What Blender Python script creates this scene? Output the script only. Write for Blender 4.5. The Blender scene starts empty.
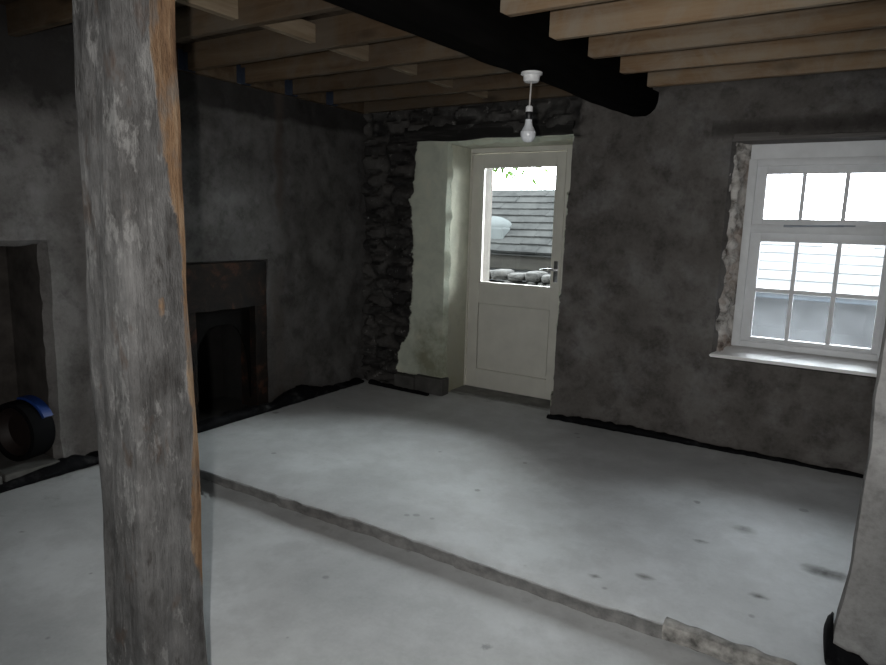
import bpy, bmesh, math, random
from mathutils import Vector, Matrix, noise
random.seed(7)
SC = bpy.context.scene
COL = SC.collection
YW = 4.58          # room face of the back wall
ZL = -0.07         # lower floor level (raised slab is z = 0)
ZJ = 2.34          # underside of the joists
XL = -3.75         # chimney breast face
XA = -3.87         # alcove wall face

# ------------------------------------------------------------------ helpers
def fbm(p, s=1.0, o=4):
    return noise.fractal(Vector((p[0]*s, p[1]*s, p[2]*s)), 1.0, 2.0, o)
def ss(a, b, x):
    if a == b: return 1.0 if x >= a else 0.0
    t = max(0.0, min(1.0, (x-a)/(b-a))); return t*t*(3-2*t)
def lerp(a, b, t): return a+(b-a)*t

def tag(o, label=None, cat=None, group=None, kind=None):
    if label: o['label'] = label
    if cat: o['category'] = cat
    if group: o['group'] = group
    if kind: o['kind'] = kind
    return o
def struct(o, label=None, cat=None):
    return tag(o, label, cat, None, 'structure')
def empty(name, loc=(0, 0, 0)):
    o = bpy.data.objects.new(name, None); COL.objects.link(o); o.location = loc
    o.empty_display_size = 0.1
    return o

class MB:
    """collects geometry, then links it as one mesh object"""
    def __init__(s): s.v = []; s.f = []; s.m = []; s.attrs = {}
    def add(s, verts, faces, mi=0):
        b = len(s.v); s.v += [tuple(p) for p in verts]
        s.f += [tuple(b+i for i in f) for f in faces]; s.m += [mi]*len(faces)
    def box(s, x0, x1, y0, y1, z0, z1, mi=0, bev=0.0, rot=None, pivot=None):
        bm = bmesh.new()
        bmesh.ops.create_cube(bm, size=1.0)
        for v in bm.verts:
            v.co = Vector((lerp(x0, x1, v.co.x+.5), lerp(y0, y1, v.co.y+.5), lerp(z0, z1, v.co.z+.5)))
        if bev > 0:
            bmesh.ops.bevel(bm, geom=list(bm.edges), offset=bev, segments=2, profile=0.6, affect='EDGES')
        if rot is not None:
            pv = Vector(pivot) if pivot else Vector(((x0+x1)/2, (y0+y1)/2, (z0+z1)/2))
            for v in bm.verts: v.co = pv + rot @ (v.co-pv)
        s.addbm(bm, mi)
    def addbm(s, bm, mi=0):
        bm.verts.index_update()
        s.add([v.co.copy() for v in bm.verts], [[v.index for v in f.verts] for f in bm.faces], mi); bm.free()
    def tube(s, pts, r, n=10, mi=0, cap=True):
        pts = [Vector(p) for p in pts]; rr = r if isinstance(r, (list, tuple)) else [r]*len(pts)
        V = []; F = []
        up = Vector((0, 0, 1))
        for i, p in enumerate(pts):
            t = (pts[min(i+1, len(pts)-1)]-pts[max(i-1, 0)]).normalized()
            a = t.cross(up)
            if a.length < 1e-3: a = t.cross(Vector((1, 0, 0)))
            a.normalize(); b = a.cross(t).normalized()
            for k in range(n):
                th = 2*math.pi*k/n
                V.append(p+a*math.cos(th)*rr[i]+b*math.sin(th)*rr[i])
        for i in range(len(pts)-1):
            for k in range(n):
                F.append((i*n+k, i*n+(k+1) % n, (i+1)*n+(k+1) % n, (i+1)*n+k))
        if cap:
            F.append(tuple(range(n-1, -1, -1))); F.append(tuple((len(pts)-1)*n+k for k in range(n)))
        s.add(V, F, mi)
    def lathe(s, prof, c=(0, 0, 0), n=28, mi=0, axis=None):
        c = Vector(c); V = []; F = []
        M = Matrix.Identity(3) if axis is None else Vector((0, 0, 1)).rotation_difference(Vector(axis)).to_matrix()
        for r, z in prof:
            for k in range(n):
                th = 2*math.pi*k/n
                V.append(c+M @ Vector((r*math.cos(th), r*math.sin(th), z)))
        for i in range(len(prof)-1):
            for k in range(n):
                F.append((i*n+k, i*n+(k+1) % n, (i+1)*n+(k+1) % n, (i+1)*n+k))
        if prof[0][0] > 1e-4: F.append(tuple(range(n-1, -1, -1)))
        if prof[-1][0] > 1e-4: F.append(tuple((len(prof)-1)*n+k for k in range(n)))
        s.add(V, F, mi)
    def build(s, name, mats, parent=None, smooth=False, org=None, fix=True):
        me = bpy.data.meshes.new(name)
        o3 = Vector(org) if org is not None else Vector((0, 0, 0))
        me.from_pydata([tuple(Vector(p)-o3) for p in s.v], [], s.f)
        if not isinstance(mats, (list, tuple)): mats = [mats]
        for m in mats: me.materials.append(m)
        me.polygons.foreach_set('material_index', s.m)
        for k, vals in s.attrs.items():
            a = me.attributes.new(k, 'FLOAT', 'POINT'); a.data.foreach_set('value', vals)
        if fix:
            bm = bmesh.new(); bm.from_mesh(me)
            bmesh.ops.recalc_face_normals(bm, faces=bm.faces); bm.to_mesh(me); bm.free()
        if smooth:
            me.shade_smooth()
            if smooth is not True: me.set_sharp_from_angle(angle=math.radians(smooth))
        me.update()
        o = bpy.data.objects.new(name, me); COL.objects.link(o)
        if parent is not None:
            o.parent = parent
            o.location = o3-parent.matrix_basis.translation
            if parent.parent is not None: o.location = o3-parent.location-parent.parent.location
        else: o.location = o3
        return o

# ------------------------------------------------------------------ materials
class NT:
    def __init__(s, name):
        s.mat = bpy.data.materials.new(name); s.mat.use_nodes = True
        s.t = s.mat.node_tree; s.t.nodes.clear()
        s.out = s.t.nodes.new('ShaderNodeOutputMaterial')
        s._obj = None
    def n(s, typ, ins=None, **pr):
        nd = s.t.nodes.new('ShaderNode'+typ)
        for k, v in pr.items(): setattr(nd, k, v)
        for k, v in (ins or {}).items():
            if isinstance(v, bpy.types.NodeSocket): s.t.links.new(v, nd.inputs[k])
            else: nd.inputs[k].default_value = v
        return nd
    def coord(s, scale=(1, 1, 1), world=False, off=None):
        if world: v = s.n('NewGeometry').outputs['Position']
        else: v = s.n('TexCoord').outputs['Object']
        if off is not None:
            v = s.n('VectorMath', {0: v, 1: off}, operation='ADD').outputs[0]
        return s.n('Mapping', {'Vector': v, 'Scale': scale}).outputs[0]
    def rnd(s):
        r = s.n('ObjectInfo').outputs['Random']
        c = s.n('CombineXYZ', {0: r, 1: r, 2: r}).outputs[0]
        return s.n('VectorMath', {0: c, 'Scale': 37.0}, operation='SCALE').outputs[0]
    def noise(s, vec, scale, detail=5, rough=0.6, dist=0.0):
        return s.n('TexNoise', {'Vector': vec, 'Scale': scale, 'Detail': detail, 'Roughness': rough, 'Distortion': dist}).outputs[0]
    def ramp(s, fac, stops):
        r = s.n('ValToRGB', {'Fac': fac}); e = r.color_ramp.elements
        while len(e) < len(stops): e.new(0.5)
        for el, (p, c) in zip(e, stops):
            el.position = p
            el.color = (c, c, c, 1) if isinstance(c, (int, float)) else (*c, 1)
        return r.outputs[0]
    def mix(s, fac, a, b, mode='MIX'):
        m = s.n('Mix', data_type='RGBA', blend_type=mode)
        for idx, v in ((0, fac), (6, a), (7, b)):
            if isinstance(v, bpy.types.NodeSocket): s.t.links.new(v, m.inputs[idx])
            elif idx == 0: m.inputs[0].default_value = v
            else: m.inputs[idx].default_value = (v, v, v, 1) if isinstance(v, (int, float)) else (*v, 1)
        return m.outputs[2]
    def math(s, op, a, b=0.0, c=0.0, clamp=False):
        m = s.n('Math', operation=op, use_clamp=clamp)
        for i, v in enumerate((a, b, c)):
            if isinstance(v, bpy.types.NodeSocket): s.t.links.new(v, m.inputs[i])
            else: m.inputs[i].default_value = v
        return m.outputs[0]
    def attr(s, name): return s.n('Attribute', attribute_name=name).outputs['Fac']
    def bump(s, h, strength=0.4, dist=0.02):
        return s.n('Bump', {'Height': h, 'Strength': strength, 'Distance': dist}).outputs[0]
    def pbr(s, col, rough=0.8, normal=None, spec=0.3, metal=0.0, **extra):
        ins = {'Base Color': col if isinstance(col, bpy.types.NodeSocket) else (*col, 1),
               'Roughness': rough, 'Specular IOR Level': spec, 'Metallic': metal}
        if normal is not None: ins['Normal'] = normal
        ins.update(extra)
        p = s.n('BsdfPrincipled', ins)
        s.t.links.new(p.outputs[0], s.out.inputs[0]); return s.mat

def m_plain(name, col, rough=0.6, metal=0.0, spec=0.4, var=0.12, bump=0.1, scale=14):
    t = NT(name); c = t.coord()
    nz = t.noise(c, scale)
    d = tuple(x*(1-var) for x in col); l = tuple(min(1, x*(1+var)) for x in col)
    return t.pbr(t.ramp(nz, [(0.3, d), (0.7, l)]), rough, t.bump(nz, bump, 0.005), spec, metal)

def m_wall(name, g=1.0, sat=1.0):
    t = NT(name); c = t.coord(world=True)
    big = t.noise(c, 1.7, 6, 0.62, 0.0); mid = t.noise(c, 5.5, 6, 0.66, 0.0); fine = t.noise(c, 45, 5, 0.7)
    base = t.ramp(big, [(0.30, (.066*g, .060*g, .056*g)), (0.5, (.108*g, .099*g, .093*g)), (0.70, (.160*g, .152*g, .148*g))])
    base = t.mix(t.ramp(mid, [(0.36, 0.72), (0.54, 0.0)]), base, (.038*g, .033*g, .031*g))
    base = t.mix(t.ramp(t.noise(c, 11, 6, .7), [(0.54, 0.0), (0.70, .4)]), base, (.045*g, .037*g, .033*g))
    base = t.mix(t.ramp(t.noise(c, 3.3, 6, 0.68, 0.0), [(0.52, 0.0), (0.70, 0.45)]), base, (.22*g, .215*g, .22*g))
    base = t.mix(t.math('MULTIPLY', t.ramp(fine, [(0.35, 0.0), (0.65, 1.0)]), 0.25), base, (.15*g, .14*g, .13*g))
    # bare dark rubble
    stn = t.attr('stone'); joint = t.attr('joint'); cell = t.attr('cell')
    scol = t.mix(cell, (.022, .021, .021), (.078, .073, .069))
    scol = t.mix(t.ramp(mid, [(0.48, 0.0), (0.66, 0.7)]), scol, (.11, .106, .10))
    scol = t.mix(t.ramp(t.noise(c, 19, 5, .7), [(0.62, 0.0), (0.70, 0.8)]), scol, (.26, .25, .24))
    scol = t.mix(t.math('MULTIPLY', joint, t.ramp(t.noise(c, 8, 4, .6), [(.40, .15), (.62, 1.0)])), scol, (.018, .017, .016))
    sn = t.math('ADD', stn, t.math('MULTIPLY', t.math('SUBTRACT', mid, 0.5), 0.5))
    base = t.mix(t.ramp(sn, [(0.42, 0.0), (0.52, 1.0)]), base, scol)
    # darker tone: sooty top band, wall feet, corners, round the fireplace
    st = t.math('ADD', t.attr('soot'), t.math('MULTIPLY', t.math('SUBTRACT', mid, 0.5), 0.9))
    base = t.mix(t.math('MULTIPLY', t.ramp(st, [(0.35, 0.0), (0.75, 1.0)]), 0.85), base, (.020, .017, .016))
    # rust-brown stain
    ru = t.math('ADD', t.attr('rust'), t.math('MULTIPLY', t.math('SUBTRACT', mid, 0.5), 0.9))
    base = t.mix(t.math('MULTIPLY', t.ramp(ru, [(0.35, 0.0), (0.8, 1.0)]), 0.7), base, (.060, .034, .020))
    # limewash
    lm = t.math('ADD', t.attr('lime'), t.math('MULTIPLY', t.math('SUBTRACT', t.noise(c, 14, 6, 0.75), 0.5), 0.6))
    lcol = t.ramp(t.noise(c, 5.0, 5, 0.65, 0.5), [(0.3, (.46, .495, .42)), (0.55, (.58, .615, .52)), (0.75, (.66, .66, .54))])
    damp = t.math('ADD', t.attr('damp'), t.math('MULTIPLY', t.math('SUBTRACT', mid, 0.5), 1.3))
    lcol = t.mix(t.math('MULTIPLY', t.ramp(damp, [(0.4, 0.0), (0.9, 1.0)]), 0.75), lcol, (.15, .15, .085))
    base = t.mix(t.ramp(lm, [(0.46, 0.0), (0.52, 1.0)]), base, lcol)
    h = t.math('ADD', t.math('MULTIPLY', mid, 0.6), t.math('MULTIPLY', fine, 0.25))
    if sat != 1.0: base = t.n('HueSaturation', {'Color': base, 'Saturation': sat}).outputs[0]
    return t.pbr(base, 0.92, t.bump(h, 0.55, 0.02), 0.15)

def m_lime(name, col=(.52, .52, .43)):
    t = NT(name); c = t.coord(world=True)
    n1 = t.noise(c, 4, 6, 0.65, 0.4); n2 = t.noise(c, 30, 4, 0.7)
    b = t.ramp(n1, [(0.3, tuple(x*.72 for x in col)), (0.6, col)])
    z = t.n('SeparateXYZ', {0: t.n('NewGeometry').outputs['Position']}).outputs[2]
    d = t.math('ADD', t.math('SUBTRACT', 0.75, z), t.math('MULTIPLY', t.math('SUBTRACT', n1, 0.5), 2.2))
    b = t.mix(t.ramp(d, [(0.1, 0.0), (0.9, 0.8)]), b, (.26, .25, .17))
    return t.pbr(b, 0.9, t.bump(t.math('ADD', n1, t.math('MULTIPLY', n2, .3)), 0.4, 0.015), 0.2)

def m_rough_plaster():
    t = NT('broken_plaster'); c = t.coord(world=True)
    n1 = t.noise(c, 9, 6, 0.7, 0.6); n2 = t.noise(c, 3.0, 4, 0.6)
    b = t.ramp(n1, [(0.32, (.05, .045, .042)), (0.45, (.40, .375, .35)), (0.58, (.70, .67, .64))])
    b = t.mix(t.ramp(n2, [(0.5, 0.0), (0.65, 0.5)]), b, (.42, .30, .24))
    return t.pbr(b, 0.92, t.bump(n1, 0.8, 0.03), 0.15)

def m_concrete(name, g=1.0):
    t = NT(name); c = t.coord(world=True)
    n1 = t.noise(c, 1.1, 6, 0.6, 0.2); n2 = t.noise(c, 5, 6, 0.68, 0.15); n3 = t.noise(c, 60, 4, 0.7)
    b = t.ramp(n1, [(0.32, (.29*g, .30*g, .305*g)), (0.5, (.39*g, .40*g, .405*g)), (0.66, (.48*g, .495*g, .505*g))])
    b = t.mix(t.math('MULTIPLY', t.ramp(n2, [(0.40, 1.0), (0.56, 0.0)]), 0.34), b, (.25*g, .255*g, .26*g))
    b = t.mix(t.math('MULTIPLY', t.ramp(n3, [(0.3, 0.0), (0.7, 1.0)]), 0.14), b, (.55*g, .56*g, .57*g))
    spot = t.n('TexVoronoi', {'Vector': t.n('Mapping', {'Vector': c, 'Scale': (1, 1.0, 1)}).outputs[0], 'Scale': 2.6, 'Randomness': 1.0})
    sp = t.math('ADD', spot.outputs['Distance'], t.math('MULTIPLY', t.math('SUBTRACT', n2, .5), .35))
    b = t.mix(t.math('MULTIPLY', t.ramp(sp, [(0.03, 1.0), (0.06, 0.0)]), 0.6), b, (.13*g, .13*g, .135*g))
    sp2 = t.n('TexVoronoi', {'Vector': c, 'Scale': 7.5, 'Randomness': 1.0}).outputs['Distance']
    sp2 = t.math('ADD', sp2, t.math('MULTIPLY', t.math('SUBTRACT', t.noise(c, 2.2, 3), .42), .9))
    b = t.mix(t.math('MULTIPLY', t.ramp(sp2, [(0.05, 1.0), (0.10, 0.0)]), 0.55), b, (.14*g, .14*g, .145*g))
    dirt_dim = t.math('ADD', t.attr('dirt'), t.math('MULTIPLY', t.math('SUBTRACT', n2, 0.5), 1.0))  # dirty patches plus shade painted into the floor colour
    b = t.mix(t.math('MULTIPLY', t.ramp(dirt_dim, [(0.35, 0.0), (0.8, 1.0)]), 0.88), b, t.ramp(t.noise(c, 14, 6, .7), [(.35, (.045, .042, .039)), (.65, (.17, .163, .155))]))
    rg = t.mix(t.math('MULTIPLY', t.ramp(dirt_dim, [(0.35, 0.0), (0.8, 1.0)]), 0.9), t.ramp(n2, [(0.3, .60), (0.7, .74)]), .95)
    return t.pbr(b, rg, t.bump(t.math('ADD', n2, t.math('MULTIPLY', n3, .25)), 0.12, 0.006), 0.7)

def m_wood(name, cols, axis='x', grain=1.0, knots=True, rough=0.75, wash=None, spec=0.2):
    t = NT(name)
    sc = {'x': (1.2, 22, 22), 'y': (22, 1.2, 22), 'z': (22, 22, 1.2)}[axis]
    r = t.rnd()
    c = t.coord(sc, off=r); c1 = t.coord((1, 1, 1), off=r)
    g1 = t.noise(c, 1.0, 6, 0.6, 0.8)
    n1 = t.noise(t.coord({'x': (.7, 3, 3), 'y': (3, .7, 3), 'z': (3, 3, .7)}[axis], off=r), 1.6, 5, 0.65, 0.4)
    b = t.ramp(t.math('ADD', t.math('MULTIPLY', g1, .5), t.math('MULTIPLY', n1, .5)),
               [(0.32, cols[0]), (0.5, cols[1]), (0.68, cols[2])])
    if wash:
        w = t.noise(c1, 3.2, 6, 0.7, 0.6)
        b = t.mix(t.math('MULTIPLY', t.ramp(w, [(0.42, 0.0), (0.62, 1.0)]), 0.7), b, wash)
    if knots:
        k = t.n('TexVoronoi', {'Vector': t.coord({'x': (1.9, 4.2, 5.5), 'y': (4.2, 1.9, 5.5), 'z': (5, 5, 1.9)}[axis], off=r), 'Scale': 1.0}).outputs['Distance']
        b = t.mix(t.math('MULTIPLY', t.ramp(k, [(0.08, 1.0), (0.20, 0.0)]), 0.8), b, tuple(x*.28 for x in cols[1]))
    rv = t.n('ObjectInfo').outputs['Random']
    b = t.n('HueSaturation', {'Color': b, 'Value': t.math('ADD', 0.85, t.math('MULTIPLY', rv, 0.3))}).outputs[0]
    return t.pbr(b, rough, t.bump(g1, 0.3*grain, 0.006), spec)

def m_post():
    t = NT('weathered_post_timber'); c = t.coord()
    g = t.noise(t.coord((34, 34, 2.2)), 1.0, 6, 0.65, 0.0)
    n1 = t.noise(t.coord((5, 5, 2.6)), 1.7, 7, 0.7, 0.0); n2 = t.noise(t.coord((17, 17, 7)), 1.0, 6, 0.72, 0.0)
    n3 = t.noise(t.coord((11, 11, 5)), 1.3, 4, 0.6, 0.0)
    b = t.ramp(t.math('ADD', t.math('MULTIPLY', g, .22), t.math('MULTIPLY', n1, .78)),
               [(0.35, (.036, .034, .033)), (0.45, (.070, .068, .067)), (0.54, (.100, .098, .097)), (0.66, (.142, .139, .138))])
    b = t.mix(t.math('MULTIPLY', t.ramp(n2, [(0.55, 0.0), (0.62, 1.0)]), 0.6), b, (.20, .197, .193))
    b = t.mix(t.math('MULTIPLY', t.ramp(n2, [(0.33, 1.0), (0.41, 0.0)]), 0.7), b, (.035, .031, .029))
    b = t.mix(t.math('MULTIPLY', t.ramp(n3, [(0.60, 0.0), (0.68, 1.0)]), 0.55), b, (.062, .042, .032))
    w = t.math('ADD', t.attr('worn'), t.math('ADD', t.math('MULTIPLY', t.math('SUBTRACT', n1, .5), 1.1), t.math('MULTIPLY', t.math('SUBTRACT', n2, .5), 1.0)))
    oc = t.ramp(t.math('ADD', t.math('MULTIPLY', g, .6), t.math('MULTIPLY', n2, .4)), [(0.38, (.060, .032, .018)), (0.5, (.155, .092, .050)), (0.62, (.225, .158, .10))])
    oc = t.mix(t.math('MULTIPLY', t.ramp(n3, [(0.50, 0.0), (0.62, 1.0)]), .7), oc, (.11, .10, .09))
    b = t.mix(t.math('MULTIPLY', t.ramp(w, [(0.44, 0.0), (0.60, 1.0)]), .92), b, oc)
    return t.pbr(b, 0.88, t.bump(t.math('ADD', t.math('MULTIPLY', g, .6), n2), 0.7, 0.016), 0.15)

def m_glass(name, dirt_dim=0.0, tint=(.96, .98, .97)):
    t = NT(name); c = t.coord(world=True)
    tr = t.n('BsdfTransparent', {'Color': (*tint, 1)})
    gl = t.n('BsdfGlossy', {'Color': (1, 1, 1, 1), 'Roughness': 0.02})
    fr = t.n('Fresnel', {'IOR': 1.45})
    m = t.n('MixShader', {0: fr.outputs[0], 1: tr.outputs[0], 2: gl.outputs[0]})
    last = m
    if dirt_dim > 0:
        nz = t.noise(c, 5.0, 6, 0.7, 0.7)
        tl = t.n('BsdfTranslucent', {'Color': (.62, .66, .70, 1)})
        f = t.math('MULTIPLY', t.ramp(nz, [(0.35, .55), (0.65, 1.0)]), dirt_dim)
        last = t.n('MixShader', {0: f, 1: m.outputs[0], 2: tl.outputs[0]})
    t.t.links.new(last.outputs[0], t.out.inputs[0]); return t.mat

def m_membrane():
    t = NT('black_polythene'); c = t.coord(world=True)
    n1 = t.noise(c, 22, 4, 0.6, 0.5)
    d = t.ramp(t.noise(c, 9, 4), [(0.58, (.005, .005, .006)), (0.75, (.035, .035, .036))])
    return t.pbr(d, 0.7, t.bump(n1, 0.3, 0.01), 0.08)

def m_rust():
    t = NT('rusted_iron'); c = t.coord(world=True)
    n1 = t.noise(c, 6, 6, 0.7, 0.5)
    b = t.ramp(n1, [(0.38, (.004, .0033, .003)), (0.54, (.011, .0065, .0045)), (0.66, (.050, .018, .009))])
    return t.pbr(b, 0.85, t.bump(n1, 0.6, 0.02), 0.2)

def m_slate(name, cols):
    t = NT(name); c = t.coord(world=True)
    n1 = t.noise(c, 3.2, 5, 0.6); n2 = t.noise(c, 25, 4, 0.6)
    b = t.ramp(t.math('ADD', t.math('MULTIPLY', n1, .6), t.math('MULTIPLY', n2, .4)), [(0.35, cols[0]), (0.6, cols[1])])
    return t.pbr(b, 0.9, t.bump(n2, 0.25, 0.01), 0.0)

def m_stone(name, cols, scale=5):
    t = NT(name); c = t.coord(world=True)
    n1 = t.noise(c, scale, 6, 0.68, 0.5)
    v = t.n('TexVoronoi', {'Vector': t.coord((3.2, 3.2, 6.5), world=True), 'Scale': 1.0, 'Randomness': .9}, feature='DISTANCE_TO_EDGE').outputs['Distance']
    b = t.ramp(n1, [(0.3, cols[0]), (0.5, cols[1]), (0.72, cols[2])])
    b = t.mix(t.ramp(v, [(0.01, 0.5), (0.10, 0.0)]), b, tuple(x*.5 for x in cols[0]))
    return t.pbr(b, 0.9, t.bump(t.math('ADD', n1, t.ramp(v, [(0.0, 0.0), (0.1, 1.0)])), 0.5, 0.03), 0.2)

M = {}
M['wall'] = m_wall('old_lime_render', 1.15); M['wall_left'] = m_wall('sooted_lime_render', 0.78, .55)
M['wall_alcove'] = m_wall('grey_alcove_render', 1.5, .5); M['lime'] = m_lime('limewash'); M['broken'] = m_rough_plaster()
M['concrete'] = m_concrete('concrete_screed', 1.34); M['concrete_low'] = m_concrete('lower_concrete_screed', 1.24)
M['joist'] = m_wood('pale_softwood', [(.15, .082, .039), (.24, .162, .098), (.285, .22, .148)], 'x', wash=(.265, .228, .182))
M['joist_brown'] = m_wood('brown_softwood', [(.050, .030, .016), (.088, .058, .034), (.125, .095, .062)], 'x', wash=(.10, .085, .068))  # browner wood, with the weaker light on this side painted in
M['board'] = m_wood('dark_floorboards', [(.035, .025, .018), (.06, .045, .032), (.09, .068, .05)], 'y')
M['nog'] = m_wood('nogging_softwood', [(.15, .105, .065), (.23, .18, .125), (.30, .25, .18)], 'y')
M['beam'] = m_wood('black_painted_oak', [(.0025, .0025, .0025), (.0042, .004, .0038), (.008, .0075, .007)], 'y', knots=False, rough=0.95, spec=0.03)
M['lintel'] = m_wood('sooted_oak', [(.007, .0066, .0062), (.015, .0142, .0135), (.06, .057, .055)], 'x', knots=False)
M['lintel_grey'] = m_wood('grey_oak', [(.06, .055, .05), (.13, .12, .115), (.22, .21, .20)], 'x', knots=False)
M['post'] = m_post()
M['cream'] = m_plain('cream_door_paint', (.60, .585, .53), 0.5, var=0.07, bump=0.05, scale=6)
M['white'] = m_plain('white_window_paint', (.72, .73, .75), 0.45, var=0.07, bump=0.06, scale=9)
M['sill'] = m_plain('white_sill_paint', (.88, .87, .86), 0.48, var=.05, spec=.6)
M['glass'] = m_glass('clear_glass'); M['glass_dirty'] = m_glass('dusty_glass', 0.03, (.70, .72, .73))
M['chrome'] = m_plain('satin_chrome', (.75, .75, .76), 0.25, 1.0, var=.03, bump=0)
M['stay'] = m_plain('grey_steel_stay', (.30, .33, .37), 0.5, 0.2, var=.05, bump=0)
M['membrane'] = m_membrane(); M['rust'] = m_rust(); M['outer'] = m_plain('pinkish_outer_render', (.060, .055, .052), .9, var=.2, spec=.05)
M['black'] = m_plain('black_void_soot', (.010, .0095, .009), 0.95, var=.3)
M['galv'] = m_plain('bluish_galvanised_steel', (.050, .064, .095), 0.45, 0.5, var=.25)
M['plastic'] = m_plain('white_plastic', (.80, .80, .81), 0.35, var=.03, bump=0)
M['flex'] = m_plain('pale_flex', (.55, .52, .50), 0.5, var=.03, bump=0)
M['socket'] = m_plain('black_lampholder', (.015, .015, .016), 0.4, var=.1, bump=0)
M['bulb'] = m_plain('opal_bulb', (.78, .80, .84), 0.18, var=.02, bump=0, spec=.6)
M['threshold'] = m_plain('dirty_threshold', (.17, .168, .162), 0.9, var=.35, bump=.5, scale=9)
M['dark_rough'] = m_plain('dark_rough_render', (.050, .044, .040), 0.95, var=.45, bump=.6, scale=7)
M['hearth'] = m_plain('grey_hearth_stone', (.08, .078, .074), 0.9, var=.35, bump=.5, scale=8)
M['mortar'] = m_plain('pale_mortar', (.26, .25, .235), 0.9, var=.7, bump=.6, scale=16)
M['rubber'] = m_plain('black_rubber', (.004, .004, .0045), 0.8, var=.2, spec=.06)
M['redbrown'] = m_plain('dull_red_rim', (.012, .0065, .0055), 0.6, var=.3)
M['blue'] = m_plain('blue_plastic_strip', (.009, .034, .16), 0.45, var=.1)
M['slate'] = m_slate('grey_slate', [(.008, .0083, .0085), (.016, .0165, .0165)])
M['pale_roof'] = m_slate('pale_roof_sheets', [(.065, .067, .068), (.085, .086, .086)])  # paler than the slate: sky glare painted into the colour
M['fascia'] = m_plain('blue_grey_fascia', (.022, .032, .045), 0.6, var=.2)
M['eave'] = m_wood('weathered_eave_board', [(.005, .0048, .0045), (.010, .0095, .0085), (.018, .017, .015)], 'x', knots=False, spec=.05)
M['yard_stone'] = m_plain('yard_wall_stone', (.030, .031, .033), .9, var=.75, bump=.5, scale=3.2)
M['rubble'] = m_stone('rubble_stone', [(.004, .0038, .0036), (.008, .0077, .0074), (.018, .017, .016)], 7)
M['ground'] = m_plain('yard_ground', (.08, .08, .075), 0.9, var=.3)
M['dome'] = m_plain('white_dome_plastic', (.030, .033, .034), 0.8, var=.03, bump=0, spec=.0)
M['bark'] = m_plain('brown_bark', (.09, .065, .045), 0.9, var=.3, bump=.6)
M['leaf'] = m_plain('green_leaf', (.024, .046, .010), 0.8, var=.35, spec=.05, bump=0)
M['iron'] = m_plain('dark_iron', (.004, .0037, .0035), 0.85, 0.0, spec=.05, var=.3)

# ------------------------------------------------------------------ rough wall skins
def skin(mb, u0, u1, v0, v1, st, inhole, place, disp, masks, mi=0, jit=0.014):
    nu = max(1, round((u1-u0)/st)); nv = max(1, round((v1-v0)/st))
    keep = {}
    for i in range(nu):
        for j in range(nv):
            keep[(i, j)] = not inhole(u0+(i+.5)*st, v0+(j+.5)*st)
    idx = {}; V = []; F = []; A = {k: [] for k in masks}
    def vert(i, j):
        if (i, j) in idx: return idx[(i, j)]
        u = u0+i*st; v = v0+j*st
        edge = any(not keep.get((i+a, j+b), True) for a in (-1, 0) for b in (-1, 0))
        d = disp(u, v)
        uu, vv = u, v
        if edge:
            uu += jit*fbm((u, v, 3.1), 9, 2)*1.6; vv += jit*fbm((u, v, 8.7), 9, 2)*1.6
            d = -0.055
        idx[(i, j)] = len(V); V.append(place(uu, vv, d))
        for k, fn in masks.items(): A[k].append(fn(u, v))
        return idx[(i, j)]
    for i in range(nu):
        for j in range(nv):
            if keep[(i, j)]:
                F.append((vert(i, j), vert(i+1, j), vert(i+1, j+1), vert(i, j+1)))
    base = len(mb.v)
    mb.add(V, F, mi)
    for k in A:
        mb.attrs.setdefault(k, [0.0]*base); mb.attrs[k] += A[k]
def pad_attrs(mb):
    for k in mb.attrs: mb.attrs[k] += [0.0]*(len(mb.v)-len(mb.attrs[k]))

_vc = {}
def cellinfo(u, v):
    k = (round(u, 4), round(v, 4))
    if k not in _vc:
        w = noise.noise(Vector((u*2, v*2, 5)))*.25
        w2 = noise.noise(Vector((u*9, v*9, 2)))*.22
        d, p = noise.voronoi(Vector((u*4.6+w+w2, v*9.5+w*1.5-w2, 0.5)))
        e = d[1]-d[0]
        r = math.sin(p[0].x*12.9898+p[0].y*78.233)*43758.5453
        _vc[k] = (e, r-math.floor(r))
    return _vc[k]

# ---- back wall
DX0, DX1, DZ = -2.875, -1.86, 2.06      # door opening
WX0, WX1, WZ0, WZ1 = -0.76, 0.26, 0.62, 2.00   # window opening
def hole_back(u, v):
    return (DX0 < u < DX1-.055*(1-v/2.06) and v < DZ) or (WX0 < u < WX1 and WZ0 < v < WZ1)
def left_edge(v):                       # ragged left edge of the limewash
    pts = [(0.0, -3.37), (0.20, -3.36), (0.38, -3.33), (0.46, -3.25), (0.9, -3.21), (1.3, -3.215), (1.55, -3.235), (1.62, -3.27), (1.68, -3.225), (2.2, -3.205)]
    for (a, xa), (b, xb) in zip(pts, pts[1:]):
        if a <= v <= b: return lerp(xa, xb, (v-a)/(b-a))
    return -3.21
def lime(u, v):
    s = -1.0
    if v < 2.13: s = max(s, min((u-left_edge(v))*6+.5, (DX0+.05-u)*8+.5, (2.075-v)*9+.5, (v-.13)*14+.5))
    s = max(s, min((u+3.2)*6+.5, (DX1+.03-u)*8+.5, (2.105-v)*14+.5, (v-DZ+.06)*10))
    s = max(s, min((DX1-.055*(1-v/2.06)+.016-u)*9+.5, (u-DX1+.2)*9, (2.1-v)*9, v*9))
    e = 0.055+0.02*math.sin(v*9)
    s = max(s, .45-abs(u-WX0+.005)*9 if WZ0-.03 < v < WZ1 else -1)
    return s
def stone(u, v):
    a = min((left_edge(v)+.06-u)*5+.5, 1.0)
    b = min((v-2.05)*7+.3, (-1.80-u)*5+.5)
    c = min((-2.86-u)*5+.5, (.15-v)*12+.5) if u < DX0+.05 else -1
    return max(-1.0, min(1.0, max(a, b, c)))
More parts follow.
